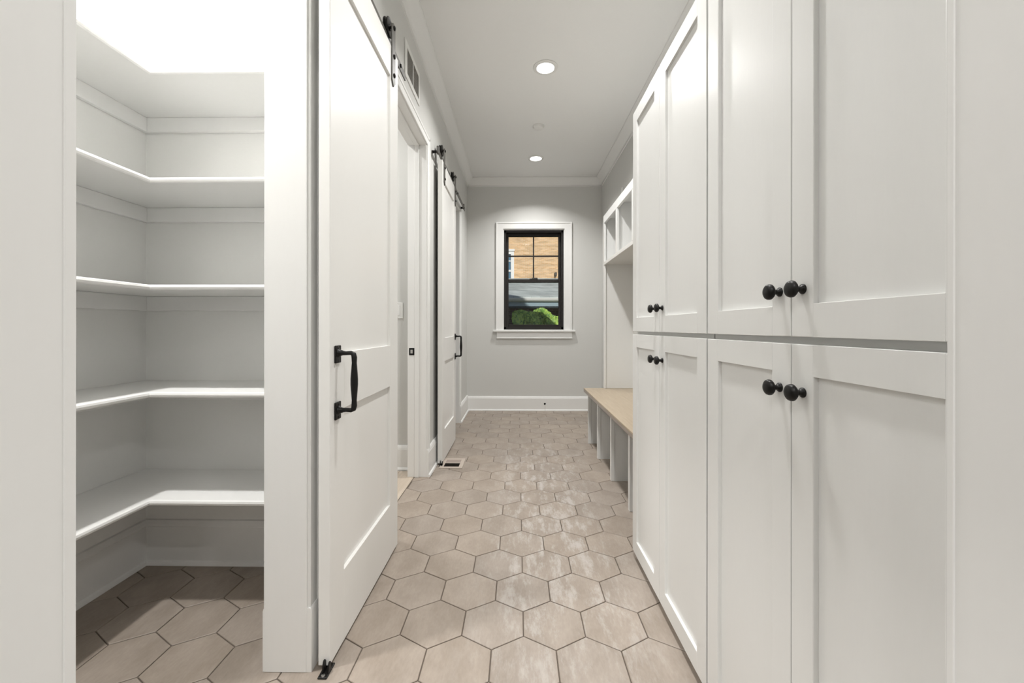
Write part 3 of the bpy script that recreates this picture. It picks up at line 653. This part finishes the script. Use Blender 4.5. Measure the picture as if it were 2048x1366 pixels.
# the house's own upper storey and gable roof (they cast the sloping shade on the garage)
L = 5.16 - 0; drop = 8.7 * math.tan(SUN_EL) / math.cos(SUN_AZ)
xs, zs = 0.60 + 8.7 * math.tan(SUN_AZ), 1.60 + drop
zr = zs + (xs - 1.0)                 # ridge at x = 1
m = MB().poly([(-8, 5.16, ZC + 0.13), (-8, 5.16, zr - 9.0), (1.0, 5.16, zr), (xs + (zs - 4.0), 5.16, 4.0), (xs + (zs - 4.0), 5.16, ZC + 0.13)], (0, -9.0, 0))
struct(m.build('wall_upper_storey', M['roofdark'], smooth=False))
GY = 14.0
g = thing('garage', 'grey-roofed low garage with white gutter seen through the window', 'garage', (0.5, GY + 2, -0.9))
MB().box(-4.5, 6.0, GY + 0.35, GY + 6.2, -0.9, 1.66).build('wall', M['redbrick'], g, smooth=False)
MB().box(-4.9, 6.4, GY - 0.02, GY + 0.34, 1.655, 1.70).box(-4.9, 6.4, GY - 0.02, GY + 0.02, 1.66, 1.92).build('fascia', M['extblue'], g, smooth=False)
MB().prof([(0, 1.86), (0.05, 1.86), (0.09, 1.90), (0.11, 1.96), (0.11, 1.985), (0, 1.985)], 'x', -4.9, 6.4, GY - 0.02, -1).build('gutter', M['extwhite'], g, smooth=False)
rs = (2.98 - 1.985) / 3.3
MB().poly([(-4.9, GY - 0.06, 1.975), (6.4, GY - 0.06, 1.975), (6.4, GY + 3.24, 1.975 + 3.3 * rs), (-4.9, GY + 3.24, 1.975 + 3.3 * rs)], (0, 0, 0.06)).poly([(-4.9, GY + 6.54, 1.975), (6.4, GY + 6.54, 1.975), (6.4, GY + 3.24, 1.975 + 3.3 * rs), (-4.9, GY + 3.24, 1.975 + 3.3 * rs)], (0, 0, 0.06)).build('roof', M['shingle'], g, smooth=False)
# brick pier at the left of the ivy
tag(MB().box(-0.62, -0.29, GY - 0.30, GY + 0.0, -0.9, 1.60).build('brick_pier', M['redbrick'], smooth=False, loc=(-0.45, GY - 0.15, -0.9)), 'narrow dark brick pier at the left of the ivy', 'pier')
# ivy
iv = thing('ivy_bush', 'bright green ivy mound below the garage eave, half in sun', 'ivy', (0.5, GY - 0.1, -0.9))
rnd = random.Random(3)
verts = []; faces = []
def top(x):   # silhouette height of the mound
    return 1.30 + 0.28 * math.exp(-((x - 0.75) / 0.42) ** 2) + 0.22 * math.exp(-((x + 0.05) / 0.35) ** 2) + 0.04 * math.sin(x * 9)
for k in range(2600):
    x = rnd.uniform(-0.14, 1.9); h = top(x); z = h - abs(rnd.gauss(0, 0.45)) if rnd.random() < 0.8 else rnd.uniform(-0.9, h)
    d = 0.55 * math.sqrt(max(0.02, 1 - ((z + 0.2) / (h + 0.25)) ** 2)) if z > -0.2 else 0.6
    y = GY + 0.10 - d * rnd.uniform(0.75, 1.0) - 0.07 * math.sin(x * 11 + z * 7)
    s = rnd.uniform(0.055, 0.10)
    nrm = Vector((rnd.uniform(-0.7, 0.7), -1 + rnd.uniform(-0.2, 0.3), rnd.uniform(-0.1, 1.0))).normalized()
    u = nrm.orthogonal().normalized(); u.rotate(Matrix.Rotation(rnd.uniform(0, 6.28), 3, nrm)); v = nrm.cross(u)
    c = Vector((x, y - rnd.uniform(0, 0.05), z)); i0 = len(verts)
    for a, b_ in ((0, -1.0), (0.75, -0.35), (0.62, 0.5), (0, 0.85), (-0.62, 0.5), (-0.75, -0.35)):
        verts.append(c + u * a * s + v * b_ * s + nrm * (0.018 if a == 0 else 0) - Vector(BASE[iv.name]))
    faces += [(i0, i0 + 1, i0 + 2, i0 + 3), (i0, i0 + 3, i0 + 4, i0 + 5)]
me = bpy.data.meshes.new('foliage'); me.from_pydata(verts, [], faces); me.materials.append(M['leaf'])
o = bpy.data.objects.new('foliage', me); C.objects.link(o); o.parent = iv; o['kind'] = 'stuff'
for k in range(9):
    x = -0.15 + k * 0.24
    MB().tube([(x, GY - 0.05, -0.9), (x + 0.05, GY - 0.1, 0.1), (x - 0.03, GY - 0.12, 0.8), (x + 0.02, GY - 0.12, top(x) - 0.1)], [0.03, 0.022, 0.016, 0.006], 8).build('stem', M['stem'], iv)
# brick house behind
HY = 22.0
h = thing('brick_house', 'tall sunlit tan brick house wall with a white window, far behind', 'building', (1.5, HY + 3, -0.9))
MB().box(-8, 12, HY, HY + 6, -0.9, 10.5).build('wall', M['tanbrick'], h, smooth=False)
def house_window(xr, w, zb, zt):
    f = rect(xr - w, xr, HY - 0.10, HY - 0.002, zb, zt, (0.17, 0.16, 0.12)).box(xr - w - 0.03, xr + 0.03, HY - 0.14, HY - 0.003, zt, zt + 0.10).box(xr - w - 0.04, xr + 0.04, HY - 0.16, HY - 0.003, zb - 0.08, zb)
    zm = (zb + zt) / 2 - 0.05; n = 3
    f.box(xr - w + 0.17, xr - 0.17, HY - 0.07, HY - 0.003, zm - 0.05, zm + 0.05)
    xm = xr - w / 2; f.box(xm - 0.03, xm + 0.03, HY - 0.065, HY - 0.003, zb, zt)
    f.box(xr - w + 0.17, xr - 0.17, HY - 0.06, HY - 0.003, (zm + zt) / 2 - 0.03, (zm + zt) / 2 + 0.03)
    f.box(xr - w + 0.17, xr - 0.17, HY - 0.06, HY - 0.003, (zm + zb) / 2 - 0.03, (zm + zb) / 2 + 0.03)
    fo = f.build('window', M['extwhite'], h, smooth=False)
    MB().box(xr - w + 0.16, xr - 0.16, HY - 0.03, HY - 0.004, zb + 0.1, zt - 0.1).build('pane', M['extpane'], fo, smooth=False)
house_window(-0.205, 1.25, 3.05, 5.02)
house_window(6.5, 1.25, 3.05, 5.02)
MB().box(1.94, 2.06, HY - 0.10, HY - 0.002, 3.72, 3.90, 0.01, 1).box(1.97, 2.03, HY - 0.16, HY - 0.09, 3.68, 3.78, 0.01, 1).build('wall_vent', M['track'], h)
